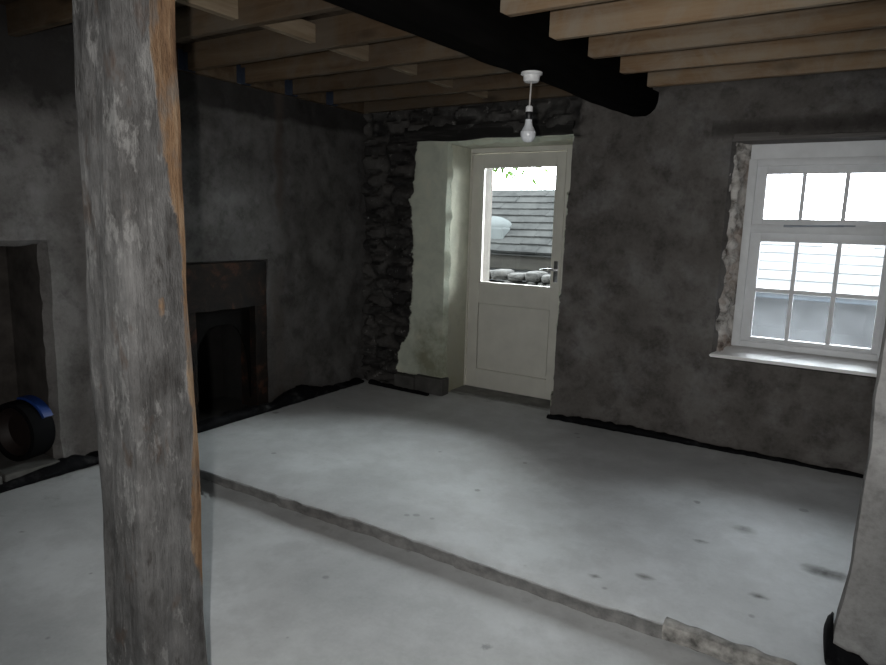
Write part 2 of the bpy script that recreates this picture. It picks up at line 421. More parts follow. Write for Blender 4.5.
def dark_tone_b(u, v):
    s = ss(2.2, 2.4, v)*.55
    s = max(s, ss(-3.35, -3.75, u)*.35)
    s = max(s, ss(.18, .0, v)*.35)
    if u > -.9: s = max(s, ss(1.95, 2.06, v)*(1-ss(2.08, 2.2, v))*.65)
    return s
def disp_b(u, v):
    d = fbm((u, v, 1.7), 1.4, 3)*.018+fbm((u, v, 4.2), 7, 3)*.006
    s = ss(0.1, 0.7, stone(u, v))*(1-ss(.2, .6, lime(u, v)))
    if s > 0:
        e, _ = cellinfo(u, v)
        d += s*(-.03+.055*ss(0.02, .35, e)+fbm((u, v, 9), 16, 2)*.008)
    return d
masks_b = dict(lime=lime, stone=stone, soot=dark_tone_b,
               joint=lambda u, v: 1-ss(.02, .16, cellinfo(u, v)[0]) if stone(u, v) > 0 else 0.0,
               cell=lambda u, v: cellinfo(u, v)[1] if stone(u, v) > 0 else 0.0,
               rust=lambda u, v: 0.0,
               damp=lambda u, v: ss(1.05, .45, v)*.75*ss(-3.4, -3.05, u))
mb = MB()
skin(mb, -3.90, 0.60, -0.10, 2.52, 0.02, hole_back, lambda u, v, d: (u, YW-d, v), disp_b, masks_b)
YB, YO = YW+.05, 5.28
mb.box(-4.5, DX0-.012, YB, YO, -.4, 2.75, 1)
mb.box(DX0-.012, DX1, YB, YO, DZ, 2.75, 1)
mb.box(DX1, -.80, YB, YO, -.4, 2.75, 1)
mb.box(-.80, -.692, 4.80, YO, WZ0-.03, WZ1+.06, 2)
mb.box(-.80, WX1-.02, YB, YO, -.4, WZ0-.03, 2)
mb.box(-.80, WX1-.02, YB, YO, WZ1+.06, 2.75, 2)
mb.box(DX0-.03, -2.865, 5.06, YO+.02, -.2, DZ+.05, 3)
mb.box(WX1-.02, 3.0, YB, YO, -.4, 2.75, 2)
pad_attrs(mb)
o = mb.build('wall_back', [M['wall'], M['lime'], M['broken'], M['outer']], smooth=35, fix=False)
struct(o, 'back wall of mottled grey render with bare dark rubble left of the door', 'wall')
# broken plaster edge of the window's left reveal
mb = MB(); V = []; F = []
nv, nu = 110, 16
for j in range(nv+1):
    z = lerp(WZ0+.01, WZ1, j/nv)
    for i in range(nu+1):
        t = i/nu
        x = lerp(WX0-.035, -.685, t); y = lerp(YW+.015, 4.80, t)
        b = math.sin(math.pi*t)
        k = noise.noise(Vector((z*13, t*3, 2.0)))*.026+noise.noise(Vector((z*30, t*7, 6.0)))*.016+noise.noise(Vector((z*60, t*13, 3.0)))*.008
        x += b*k*1.2+(1-t)*(noise.noise(Vector((z*7, 1, 1)))*.03+noise.noise(Vector((z*21, 1, 4)))*.016); y -= b*(.02+k*1.5)
        V.append((x, y, z))
for j in range(nv):
    for i in range(nu): F.append((j*(nu+1)+i, j*(nu+1)+i+1, (j+1)*(nu+1)+i+1, (j+1)*(nu+1)+i))
mb.add(V, F)
o = mb.build('trim_1', M['broken'], smooth=True, fix=False)
struct(o, 'ragged broken white plaster down the left side of the window', 'plaster edge')

# ---- left wall: chimney breast and recessed wall with the alcove
FY0, FY1, FZ = 2.74, 3.42, 1.12
AY0, AY1, AZ0, AZ1 = 0.95, 1.915, -.02, 1.265
def dark_tone_l(u, v):
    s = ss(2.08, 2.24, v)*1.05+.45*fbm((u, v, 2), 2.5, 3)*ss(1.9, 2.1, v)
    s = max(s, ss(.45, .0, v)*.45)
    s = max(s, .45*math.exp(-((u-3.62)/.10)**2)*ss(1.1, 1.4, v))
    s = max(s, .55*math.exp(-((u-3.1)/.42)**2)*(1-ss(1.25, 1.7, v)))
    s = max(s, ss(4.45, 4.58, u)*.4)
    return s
def rust_l(u, v):
    return max(.5*math.exp(-((u-3.55)/.12)**2)*ss(1.2, 1.0, v), .55*math.exp(-((u-3.75)/.25)**2-((v-.2)/.2)**2), .8*math.exp(-((u-3.58)/.055)**2)*ss(1.2, 1.6, v))
def stone_l(u, v):
    return .55*math.exp(-((u-4.0)/.3)**2-((v-.7)/.4)**2)*2-.55
def disp_l(u, v):
    d = fbm((u, v, 21.7), 1.6, 3)*.022+fbm((u, v, 4.9), 7, 3)*.007
    s = max(0.0, fbm((u, v, 31), 3.2, 3)-.25)
    return d-s*.03
z0 = lambda u, v: 0.0
ml = dict(lime=lambda u, v: -1.0, stone=lambda u, v: -1.0, soot=dark_tone_l, joint=z0, cell=z0, rust=rust_l, damp=z0)
mb = MB()
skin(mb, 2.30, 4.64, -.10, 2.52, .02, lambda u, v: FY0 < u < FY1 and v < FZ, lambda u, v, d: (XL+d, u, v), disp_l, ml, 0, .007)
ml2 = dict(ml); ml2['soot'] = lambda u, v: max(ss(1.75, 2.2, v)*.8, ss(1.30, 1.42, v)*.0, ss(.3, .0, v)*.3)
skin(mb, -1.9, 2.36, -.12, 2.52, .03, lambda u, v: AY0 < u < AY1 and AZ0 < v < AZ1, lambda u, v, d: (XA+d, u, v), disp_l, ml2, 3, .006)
XB = XL-.05
mb.box(-4.6, XB-.0, 2.34, FY0, -.4, 2.75, 1); mb.box(-4.6, XB, FY0, FY1, FZ, 2.75, 1); mb.box(-4.6, XB, FY1, 4.70, -.4, 2.75, 1)
mb.box(-4.6, -4.22, FY0, FY1, -.4, FZ, 2)
XB = XA-.05
mb.box(-4.6, XB, AY1, 2.34, -.4, 2.75, 1); mb.box(-4.6, XB, AY0, AY1, AZ1, 2.75, 1); mb.box(-4.6, XB, -2.0, AY0, -.4, 2.75, 1)
mb.box(-4.6, -4.30, AY0, AY1, -.4, AZ1, 1)
mb.box(-4.2, XL+.012, 2.30, 2.34, -.4, 2.75, 1)
pad_attrs(mb)
o = mb.build('wall_left', [M['wall_left'], M['dark_rough'], M['black'], M['wall_alcove']], smooth=35, fix=False)
struct(o, 'sooty left wall with a fireplace and a low dark alcove', 'wall')

# ---- rear wall (behind the camera) with an opening added for fill light, right wall
mb = MB()
RY = -1.85
RX0, RX1, RZ0, RZ1 = -.60, .20, 1.1, 1.7
mb.box(-4.6, RX0, RY-.4, RY, -.4, 2.75); mb.box(RX1, 3.0, RY-.4, RY, -.4, 2.75)
mb.box(RX0, RX1, RY-.4, RY, -.4, RZ0); mb.box(RX0, RX1, RY-.4, RY, RZ1, 2.75)
mb.attrs = dict(lime=[0.0]*len(mb.v))
struct(mb.build('wall_front', M['wall']), 'rendered wall behind the viewer', 'wall')
mb = MB(); mb.box(2.62, 3.0, RY-.4, 5.28, -.4, 2.75)
struct(mb.build('wall_right', M['wall']), 'rendered right wall beyond the nib', 'wall')
# ---- nib of wall at the right edge
mb = MB()
NX, NY0, NY1 = 0.074, 2.44, 2.84
V = []; F = []
nz = 70; per = []
def nib_pt(s, z):
    # outline from the right end round the free corner and back
    if s < 1: x = lerp(1.6, NX, s); y = NY0; nx, ny = 0, -1
    elif s < 2: x = NX; y = lerp(NY0, NY1, s-1); nx, ny = -1, 0
    else: x = lerp(NX, 1.6, s-2); y = NY1; nx, ny = 0, 1
    r = .04
    if x < NX+r:
        if y < NY0+r:
            v = Vector((x-(NX+r), y-(NY0+r)))
            if v.length > r: v = v.normalized()*r
            x, y = NX+r+v.x, NY0+r+v.y
        if y > NY1-r:
            v = Vector((x-(NX+r), y-(NY1-r)))
            if v.length > r: v = v.normalized()*r
            x, y = NX+r+v.x, NY1-r+v.y
    d = fbm((x, y, z), 2.2, 3)*.007+fbm((x, y, z), 9, 3)*.005
    lean = (z/2.4)*.02-.008+.025*ss(.35, .0, z)*-1
    return (x+nx*d+lean+(max(0, y-NY0)*.15 if nx or ny > 0 else 0), y+ny*d, z)
ss_list = [i*.04 for i in range(0, 25)]+[1+i*.1 for i in range(10)]+[2+i*.08 for i in range(13)]
m_ = len(ss_list)
for j in range(nz+1):
    z = lerp(ZL-.05, 2.5, j/nz)
    for s in ss_list: V.append(nib_pt(s, z))
for j in range(nz):
    for i in range(m_-1): F.append((j*m_+i, j*m_+i+1, (j+1)*m_+i+1, (j+1)*m_+i))
mb.add(V, F)
mb.box(1.55, 2.66, NY0+.02, NY1-.02, -.3, 2.6)
mb.attrs = {k: [v_]*len(mb.v) for k, v_ in (('lime', -1.0), ('stone', -1.0), ('soot', 0.0), ('rust', 0.0))}
M['nib'] = m_wall('grey_nib_render', 2.9, 0.25)
o = mb.build('wall_nib', M['nib'], smooth=40)
struct(o, 'grey rendered end of a cross wall at the right edge', 'wall')

# ------------------------------------------------------------------ floors
def floor_grid(name, x0, x1, y0, y1, st, zf, dirt_dim, mat, thick=.3, edge=None):
    mb = MB(); nx = round((x1-x0)/st); ny = round((y1-y0)/st); V = []; F = []; A = []
    for j in range(ny+1):
        for i in range(nx+1):
            x = x0+i*st; y = y0+j*st
            if edge and j == 0: x, y = edge(x, y)
            z = zf(x, y); V.append((x, y, z)); A.append(dirt_dim(x, y))
    for j in range(ny):
        for i in range(nx):
            a = j*(nx+1)+i; F.append((a, a+1, a+nx+2, a+nx+1))
    n0 = len(V)
    if edge:    # rough front riser
        rows = 5
        for r in range(1, rows+1):
            for i in range(nx+1):
                x, y, z = V[i]
                t = r/rows
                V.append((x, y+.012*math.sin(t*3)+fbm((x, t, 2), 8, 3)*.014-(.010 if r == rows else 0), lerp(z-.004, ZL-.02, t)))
                A.append(.92 if t > .12 else .6)  # dirty riser, with its shade painted in as well
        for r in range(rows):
            for i in range(nx):
                a = i if r == 0 else n0+(r-1)*(nx+1)+i
                a2 = a+1
                b = n0+r*(nx+1)+i
                F.append((b, b+1, a2, a))
    mb.add(V, F); mb.attrs['dirt'] = A
    o = mb.build(name, mat, smooth=50, fix=False)
    return o
def dirt_shade_up(x, y):
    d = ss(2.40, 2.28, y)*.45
    d = max(d, ss(4.40, 4.62, y)*.40, ss(-3.25, -3.8, x)*.45)  # shade below the window painted in along the back wall; left side darker
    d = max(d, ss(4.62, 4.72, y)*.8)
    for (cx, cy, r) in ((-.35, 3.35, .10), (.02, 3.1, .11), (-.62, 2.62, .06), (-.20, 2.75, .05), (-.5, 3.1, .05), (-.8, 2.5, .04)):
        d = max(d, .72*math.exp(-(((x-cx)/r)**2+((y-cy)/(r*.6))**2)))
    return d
STEP = 2.325
def up_edge(x, y): return (x, STEP+.010*(x+3)/2.5+fbm((x, 0, 6), 1.3, 2)*.018+fbm((x, 3, 6), 12, 3)*.008)
o = floor_grid('floor_raised', -4.25, 2.64, STEP, 5.02, .03, lambda x, y: fbm((x, y, 0), .9, 2)*.008+fbm((x, y, 5), 6, 2)*.0015-(ss(STEP+.035, STEP, y)*.006), dirt_shade_up, M['concrete'], edge=up_edge)
struct(o, 'raised pale concrete slab in front of the door and window', 'floor')
def dirt_shade_lo(x, y):
    d = ss(2.12, 2.34, y)*.34  # shade at the foot of the step painted into the lower floor
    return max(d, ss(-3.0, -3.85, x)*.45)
o = floor_grid('floor', -4.4, 2.64, RY-.02, 2.44, .04, lambda x, y: ZL+fbm((x, y, 3), .9, 2)*.008+fbm((x, y, 5), 6, 2)*.0015, dirt_shade_lo, M['concrete_low'])
struct(o, 'lower concrete floor in front of the step', 'floor')
# door threshold stone
mb = MB(); mb.box(DX0-.02, DX1+.02, 4.70, 5.28, -.10, .010, bev=.010)
for i, v in enumerate(mb.v): mb.v[i] = (v[0], v[1]+noise.noise(Vector(v)*9)*.02, v[2])
struct(mb.build('trim_2', M['threshold']), 'dark stone threshold under the door', 'threshold')
# dark plinth stones under the limewash
mb = MB()
for x0, x1, h in ((-3.36, -3.15, .12), (-3.14, -2.86, .145)):
    mb.box(x0, x1, 4.525, 4.64, -.02, h, bev=.012)
for i, v in enumerate(mb.v): mb.v[i] = tuple(Vector(v)+noise.noise_vector(Vector(v)*8)*.008)
struct(mb.build('trim_3', M['hearth']), 'low plinth stones below the limewashed patch left of the door', 'plinth')
# ceiling boards
mb = MB()
x = -4.6
while x < 2.95:
    mb.box(x, x+.145, RY-.4, 5.28, 2.49, 2.515, bev=.002); x += .15
mb.box(-4.6, 3.0, RY-.4, 5.28, 2.52, 2.75)
struct(mb.build('ceiling', M['board']), 'dark boards above the joists', 'ceiling')

# mortar strip on the step edge and stones
mb = MB(); V = []; F = []; n = 40
for i in range(n+1):
    t = i/n; x = lerp(-.472, .02, t)
    w = .055*(1-.6*t)+fbm((x, 1, 1), 9, 2)*.012; h = .006+.004*noise.noise(Vector((x*20, 0, 0)))
    y0 = STEP-.004+fbm((x, 0, 2), 10, 2)*.01
    for (yy, zz) in ((y0, -.055), (y0-.010, -.02), (y0-.004, .006), (y0+w*.5, h+.006), (y0+w, h), (y0+w+.015, -.01)): V.append((x, yy, zz))
for i in range(n):
    for k in range(5): F.append((i*6+k, i*6+k+1, (i+1)*6+k+1, (i+1)*6+k))
F.append(tuple(range(6))); F.append(tuple(n*6+k for k in range(5, -1, -1)))
mb.add(V, F)
o = mb.build('mortar_strip', M['mortar'], smooth=40)
tag(o, 'pale broken mortar strip along the step edge near the right wall nib', 'mortar')

# ------------------------------------------------------------------ polythene membrane along the walls
def ribbon(name, path, hfun, label, wid=.03, seed=0, z=0.0):
    mb = MB(); V = []; F = []; n = len(path)
    prof = 10
    for i, (x, y) in enumerate(path):
        a = Vector(path[max(0, i-1)]); b = Vector(path[min(n-1, i+1)]); t = (b-a).normalized(); nn = Vector((t.y, -t.x))
        h = hfun(i/(n-1))
        for k in range(prof):
            th = 2*math.pi*k/prof
            cr = 1+.35*noise.noise(Vector((x*8+k*.5, y*8, seed)))+.2*noise.noise(Vector((x*21, y*21+k*.4, seed)))
            u = math.cos(th)*wid*cr*(.6+.4*h/.05); w = (math.sin(th)*.5+.46)*h*cr
            V.append((x+nn.x*u, y+nn.y*u, z+w-.004))
    for i in range(n-1):
        for k in range(prof): F.append((i*prof+k, i*prof+(k+1) % prof, (i+1)*prof+(k+1) % prof, (i+1)*prof+k))
    F.append(tuple(range(prof-1, -1, -1))); F.append(tuple((n-1)*prof+k for k in range(prof)))
    mb.add(V, F)
    o = mb.build(name, M['membrane'], smooth=70)
    tag(o, label, 'plastic sheet', None); return o
def line(a, b, n, w=.006, s=0):
    return [(lerp(a[0], b[0], i/n)+fbm((i*.3, s, 0), 1, 2)*w, lerp(a[1], b[1], i/n)+fbm((i*.3, s, 9), 1, 2)*w) for i in range(n+1)]
ribbon('plastic_membrane', line((-1.88, 4.505), (.20, 4.535), 120, .012), lambda t: .036+.022*ss(0, .15, t)*ss(.55, .3, t)-.016*ss(.45, 1, t)+.008*noise.noise(Vector((t*18, 0, 3))),
       'crumpled black plastic edge strip below the window along the back wall', seed=1)
ribbon('plastic_membrane', line((-3.665, 2.45), (-3.69, 4.47), 120), lambda t: .05+.085*math.exp(-((t-.63)/.10)**2)+.03*math.exp(-((t-.3)/.2)**2),
       'black plastic edge strip bunched up along the fireplace wall', wid=.042, seed=2)
ribbon('plastic_membrane', line((-3.60, 4.49), (-2.96, 4.47), 50), lambda t: .045-.02*t,
       'short black plastic strip at the foot of the bare stone left of the door', wid=.025, seed=5)
ribbon('plastic_membrane', line((-3.86, .6), (-3.84, 2.2), 90), lambda t: .06+.02*math.sin(t*9),
       'black plastic edge strip in front of the alcove left of the post', wid=.055, seed=3, z=ZL)
# flap round the foot of the nib
mb = MB(); V = []; F = []; nn_ = 60; rows = 8
pts = []
for i in range(nn_+1):
    t = i/nn_
    if t < .65: pts.append((lerp(.75, NX+.01, t/.65), NY0-.028))
    else:
        q = (t-.65)/.35; pts.append((NX-.014-.010*math.sin(q*3), lerp(NY0-.02, NY0+.28, q)))
for j in range(rows+1):
    for i, (x, y) in enumerate(pts):
        t = i/nn_
        h = max(.012, .035+.11*noise.noise(Vector((t*12, 4, 4)))*ss(.66, .58, t)+.085*math.exp(-((t-.76)/.11)**2)-.02*ss(.8, 1, t))
        q = j/rows
        off = .022*noise.noise(Vector((t*22, q*3, 7)))*ss(.68, .6, t)+.014*(1-q)+.012*math.sin(q*3)*ss(.6, .7, t)
        front = t < .65
        zb = ZL if y < STEP else -.004
        V.append((x-(0 if front else off+.0), y-(off if front else 0), lerp(zb-.0, zb+h+.02, q)))
for j in range(rows):
    for i in range(nn_): F.append((j*(nn_+1)+i, j*(nn_+1)+i+1, (j+1)*(nn_+1)+i+1, (j+1)*(nn_+1)+i))
mb.add(V, F)
o = mb.build('plastic_membrane', M['membrane'], smooth=True, fix=False)
md = o.modifiers.new('thickness', 'SOLIDIFY'); md.thickness = .004; md.offset = 0
tag(o, 'black plastic flap turned up round the foot of the right wall nib', 'plastic sheet')

# ------------------------------------------------------------------ timber post
def make_post():
    mb = MB(); V = []; F = []; W = []
    nz, nk = 130, 56; zb, zt = ZL-.01, 2.175
    for j in range(nz+1):
        z = lerp(zb, zt, j/nz)
        cx = .002*math.sin(z*2.3)+.002; cy = .003*math.sin(z*3.1)
        for k in range(nk):
            th = 2*math.pi*k/nk
            c, s = math.cos(th), math.sin(th)
            e = 16.0
            r = .092/((abs(c)**e+abs(s)**e)**(1/e))
            # lost arris towards +x +y
            a45 = math.cos(th-math.radians(45)); r = min(r, .126/max(a45, .01)) if a45 > .5 else r
            a = math.cos(th-math.radians(-45)); r = min(r, .1275/max(a, .01)) if a > .5 else r
            a = math.cos(th-math.radians(225)); r = min(r, .124/max(a, .01)) if a > .5 else r
            flare = lerp(1.02, .930, ss(.75, 1.7, z))*(1+.05*ss(.45, -.05, z))
            dx = noise.noise(Vector((c*1.2, s*1.2, z*2.2)))*.008+noise.noise(Vector((c*2, s*2, z*9)))*.003+noise.noise(Vector((c*4, s*4, z*5)))*.004+noise.noise(Vector((c*9, s*9, z*1.5+4)))*.0025
            worn_ang = math.exp(-((th-math.radians(58))/math.radians(24))**2)
            rr = r*flare+dx
            if a45 > .75: rr += -.010*ss(.1, .5, noise.noise(Vector((3, 7, z*3.3))))*worn_ang
            V.append((cx+c*rr, cy+s*rr, z))
            deg = math.degrees(th)
            if deg > 180: deg -= 360
            lo = lerp(40, 20, ss(1.30, 1.75, z)); lo = lerp(lo, 10, ss(1.75, 1.95, z)); lo = lerp(58, lo-9*math.exp(-((z-.62)/.16)**2), ss(.32, .46, z))
            w = ss(lo-18, lo+14, deg)*(1-ss(125, 150, deg))
            w *= .9*ss(.25, .5, z)+.1
            w = min(w, .80)+.12*ss(1.2, 1.9, z)*w
            if abs(z-1.25) < .12: w = max(w, .62*math.exp(-((deg-2)/12)**2-((z-1.22)/.06)**2))
            W.append(w)
    for j in range(nz):
        for k in range(nk): F.append((j*nk+k, j*nk+(k+1) % nk, (j+1)*nk+(k+1) % nk, (j+1)*nk+k))
    F.append(tuple(range(nk-1, -1, -1))); F.append(tuple(nz*nk+k for k in range(nk)))
    mb.add(V, F); mb.attrs['worn'] = W
    o = mb.build('timber_post', M['post'], smooth=28, fix=False)
    o.location = (-1.577, 1.008, 0)
    return o
tag(make_post(), 'weathered grey timber post with orange worn arris standing in front', 'post')

# ------------------------------------------------------------------ main beam
def beam_left(y): return -1.72+.0793*(y-1.0)
mb = MB(); V = []; F = []
ny = 120; B = [(0.0, .02), (.012, .0), (.10, -.002), (.130, .014), (.160, .045), (.178, .085), (.182, .12), (.182, .150), (.136, .153), (.136, .31), (0, .31), (0, .16)]
nb = len(B)
for j in range(ny+1):
    y = lerp(RY+.002, YW+.06, j/ny); L = beam_left(y)
    for k, (bx, bz) in enumerate(B):
        d = noise.noise(Vector((bx*9, y*1.6, bz*9)))*.008+noise.noise(Vector((bx*20, y*6, bz*20)))*.004
        V.append((L+bx+(d*.8 if k < 7 else min(d, 0)), y, 2.18+bz+(d if k < 5 else 0)))
for j in range(ny):
    for k in range(nb): F.append((j*nb+k, j*nb+(k+1) % nb, (j+1)*nb+(k+1) % nb, (j+1)*nb+k))
F.append(tuple(range(nb))); F.append(tuple(ny*nb+k for k in range(nb-1, -1, -1)))
mb.add(V, F)
o = mb.build('ceiling_beam', M['beam'], smooth=40, org=(-1.6, 1.5, 2.18))
tag(o, 'heavy black ceiling beam running to the back wall above the pendant lamp', 'beam', kind='thing')

# ------------------------------------------------------------------ joists
def joist_mesh(name, x0, x1, y, z0, h, w, mat, seed, label, group, org=None, chip=False):
    mb = MB(); V = []; F = []; n = max(8, int((x1-x0)/.08))
    P = [(-1, 0), (-.86, -.0), (.86, 0), (1, 0), (1, 1), (-1, 1)]
    b = .004
    prof = [(-w/2, b), (-w/2+b, 0), (w/2-b, 0), (w/2, b), (w/2, h), (-w/2, h)]
    m = len(prof)
    for i in range(n+1):
        x = lerp(x0, x1, i/n)
        bow = .004*math.sin(i/n*math.pi+seed)
        for k, (py, pz) in enumerate(prof):
            d = noise.noise(Vector((x*3, k*1.3, seed)))*.0022
            V.append((x, y+py+d, z0+pz+d+(bow if pz < h else 0)))
    for i in range(n):
        for k in range(m): F.append((i*m+k, i*m+(k+1) % m, (i+1)*m+(k+1) % m, (i+1)*m+k))
    F.append(tuple(range(m-1, -1, -1))); F.append(tuple(n*m+k for k in range(m)))
    mb.add(V, F)
    return mb
def beam_right(y): return beam_left(y)+.19
ord_l = ['first', 'second', 'third', 'fourth', 'fifth', 'sixth', 'seventh', 'eighth']
# left of the beam
LJ = [4.53, 4.10, 3.66, 3.22, 2.77, 2.29, 1.83, 1.38, .93]
names_l = ['brown joist left of the beam tight against the back wall', 'brown joist left of the beam next out from the back wall',
           'brown joist left of the beam, third out from the back wall', 'brown joist left of the beam, fourth out from the back wall with white spots',
           'brown joist left of the beam, fifth out from the back wall', 'brown joist left of the beam, sixth out, behind the top of the post',
           'brown joist left of the beam, seventh out, at the top left corner', 'brown joist left of the beam, eighth out, just above the photo top', 'brown joist left of the beam nearest the viewer']
for i, y in enumerate(LJ):
    xr = beam_left(y)-.010
    xl = -3.698 if y > 2.4 else XA+.03
    mb = joist_mesh('j', xl, xr, y, ZJ, .148, .047, None, i, '', '')
    o = mb.build('ceiling_joist', M['joist_brown'], smooth=30, org=(-2.6, y, ZJ))
    tag(o, names_l[i], 'joist', 'ceiling joists left of the beam', 'thing')
    if 2.4 < y < 4.4:
        hb = MB()
        hb.box(-3.695, -3.655, y-.0275, y-.0245, ZJ-.004, ZJ+.10); hb.box(-3.695, -3.655, y+.0245, y+.0275, ZJ-.004, ZJ+.10)
        hb.box(-3.695, -3.655, y-.0275, y+.0275, ZJ-.006, ZJ-.003)
        hb.box(-3.699, -3.696, y-.06, y+.06, ZJ-.004, ZJ+.12)
        tag(hb.build('joist_hanger', M['galv'], parent=o, org=(-3.67, y, ZJ)), 'bluish metal joist hanger')
# ledger on the chimney breast
mb = MB(); mb.box(-3.748, -3.70, 2.36, 4.56, ZJ+.0, ZJ+.148, bev=.003)
o = mb.build('wall_ledger', M['joist_brown'], org=(-3.72, 3.3, ZJ)); tag(o, 'orange brown ledger board carrying the left joists on the fireplace wall', 'ledger board', kind='thing')
# noggings
nn_lab = ['short pale nogging nearest the viewer, at the photo top', 'short pale nogging, second from the photo top', 'short pale nogging, third from the photo top',
          'short pale nogging, fourth from the photo top', 'short pale nogging, second from the back wall', 'short pale nogging nearest the back wall']
ys = LJ[::-1]
gaps = [(1.83, 2.29), (2.29, 2.77), (2.77, 3.22), (3.22, 3.66), (3.66, 4.10), (4.10, 4.53)]
for i, (a, b) in enumerate(gaps):
    xc = -2.64+.02*i+(.012 if i % 2 else -.01)
    mb = MB(); mb.box(xc-.022, xc+.022, a+.0245, b-.0245, ZJ+.032, ZJ+.125, bev=.002)
    o = mb.build('nogging', M['nog'], org=(xc, (a+b)/2, ZJ+.03))
    tag(o, nn_lab[i], 'nogging', 'noggings between the left joists', 'thing')
# right of the beam
RJ = [4.475, 4.025, 3.585, 3.145, 2.70, 2.25, 1.80]
names_r = ['pale joist right of the beam closest to the back wall', 'pale joist right of the beam, second out from the back wall',
           'pale joist right of the beam, third out from the back wall', 'pale joist right of the beam, fourth out from the back wall',
           'pale joist right of the beam, nearest of those in view', 'pale joist right of the beam above the photo top', 'pale joist right of the beam closest to the viewer']
for i, y in enumerate(RJ):
    mb = joist_mesh('j', beam_left(y)+.141, 2.61, y, ZJ, .148, .041, None, i+20, '', '')
    o = mb.build('ceiling_joist', M['joist'], smooth=30, org=(.6, y, ZJ))
    tag(o, names_r[i], 'joist', 'ceiling joists right of the beam', 'thing')

# ------------------------------------------------------------------ lintels
mb = MB()
V = []; F = []; n = 60; x0, x1 = -3.32, -1.84
prof = [(0, 0), (0, 1), (1, 1), (1, 0)]
for i in range(n+1):
    x = lerp(x0, x1, i/n)
    zb = 2.088+.012*fbm((x, 2, 0), 3, 2); zt = 2.20+.035*fbm((x, 7, 0), 3.5, 3); yf = 4.566+.016*fbm((x, 9, 0), 4, 3)
    V += [(x, yf, zb), (x, yf-.006, (zb+zt)/2), (x, yf+.004, zt), (x, 4.72, zt), (x, 4.72, zb)]
for i in range(n):
    for k in range(5): F.append((i*5+k, i*5+(k+1) % 5, (i+1)*5+(k+1) % 5, (i+1)*5+k))
F.append(tuple(range(5))); F.append(tuple(n*5+k for k in range(4, -1, -1)))
mb.add(V, F)
o = mb.build('door_lintel', M['lintel'], smooth=40, org=(-2.6, 4.6, 2.08)); tag(o, 'sooty black timber lintel set in the wall over the door', 'lintel', kind='thing')
mb = MB(); mb.box(WX0-.06, WX1+.1, 4.585, 5.0, 1.992, 2.045, bev=.006)
for i, v in enumerate(mb.v): mb.v[i] = tuple(Vector(v)+noise.noise_vector(Vector(v)*7)*.006)
o = mb.build('window_lintel', M['lintel_grey'], org=(-.25, 4.7, 2.0)); tag(o, 'grey timber lintel edge showing above the window', 'lintel', kind='thing')

# ------------------------------------------------------------------ door
door = empty('door_1', (-2.45, 4.95, 0)); struct(door, 'half glazed cream painted door in a deep reveal', 'door')
fr = MB()
fr.box(-2.96, -2.878, 4.935, 5.04, 0, 2.065, bev=.004); fr.box(-2.025, DX1, 4.935, 5.04, 0, 2.065, bev=.004)
fr.box(-2.875, -2.025, 4.935, 5.04, 2.022, 2.065, bev=.004)
fr.box(-2.879, -2.866, 5.0, 5.04, 0, 2.022); fr.box(-2.038, -2.025, 5.0, 5.04, 0, 2.022)
fr.box(-2.87, -2.03, 5.0, 5.04, 2.004, 2.03)
fr.build('door_frame', M['cream'], door, org=(-2.45, 4.99, 0))
lf = MB(); X0, X1 = -2.870, -2.032; gx0, gx1, gz0, gz1 = -2.775, -2.105, .935, 1.912
y0, y1 = 4.945, 4.988
lf.box(X0, gx0, y0, y1, .012, 2.013, bev=.003); lf.box(gx1, X1, y0, y1, .012, 2.013, bev=.003)
lf.box(gx0, gx1, y0, y1, gz1, 2.013, bev=.003); lf.box(gx0, gx1, y0, y1, .765, gz0, bev=.003); lf.box(gx0, gx1, y0, y1, .012, .178, bev=.003)
for (a, b, c, d) in ((gx0, gx0+.012, gz0, gz1), (gx1-.012, gx1, gz0, gz1), (gx0, gx1, gz0, gz0+.012), (gx0, gx1, gz1-.012, gz1)):
    lf.box(a, b, y0+.008, y1-.006, c, d)
leaf = lf.build('door_leaf', M['cream'], door, org=(-2.45, 4.965, .012))
pn = MB(); pn.box(gx0-.002, gx1+.002, y0+.026, y1-.008, .176, .767)
pn.box(gx0+.007, gx1-.007, y0+.006, y0+.030, .206, .757, bev=.003)
pn.build('door_panel', M['cream'], leaf, org=(-2.45, 4.965, .18))
gl = MB(); gl.box(gx0+.002, gx1-.002, 4.965, 4.969, gz0+.002, gz1-.002)
gl.build('door_glass', M['glass'], leaf, org=(-2.45, 4.967, gz0))
hd = MB(); hx = -2.068
hd.box(hx-.019, hx+.019, y0-.008, y0, .99, 1.16, bev=.003)
hd.tube([(hx, y0-.006, 1.09), (hx, y0-.05, 1.09)], .009, 12)
hd.tube([(hx+.004, y0-.05, 1.09), (hx-.05, y0-.052, 1.092), (hx-.125, y0-.046, 1.084)], [.010, .009, .007], 12)
tag(hd.build('door_handle', M['chrome'], leaf, smooth=40, org=(hx, y0, 1.09)), 'chrome lever handle')
for z in (.25, 1.02, 1.78):
    hg = MB(); hg.tube([(X0-.003, y0-.004, z-.045), (X0-.003, y0-.004, z+.045)], .006, 8)
    hg.build('hinge', M['cream'], leaf, smooth=40, org=(X0, y0, z))

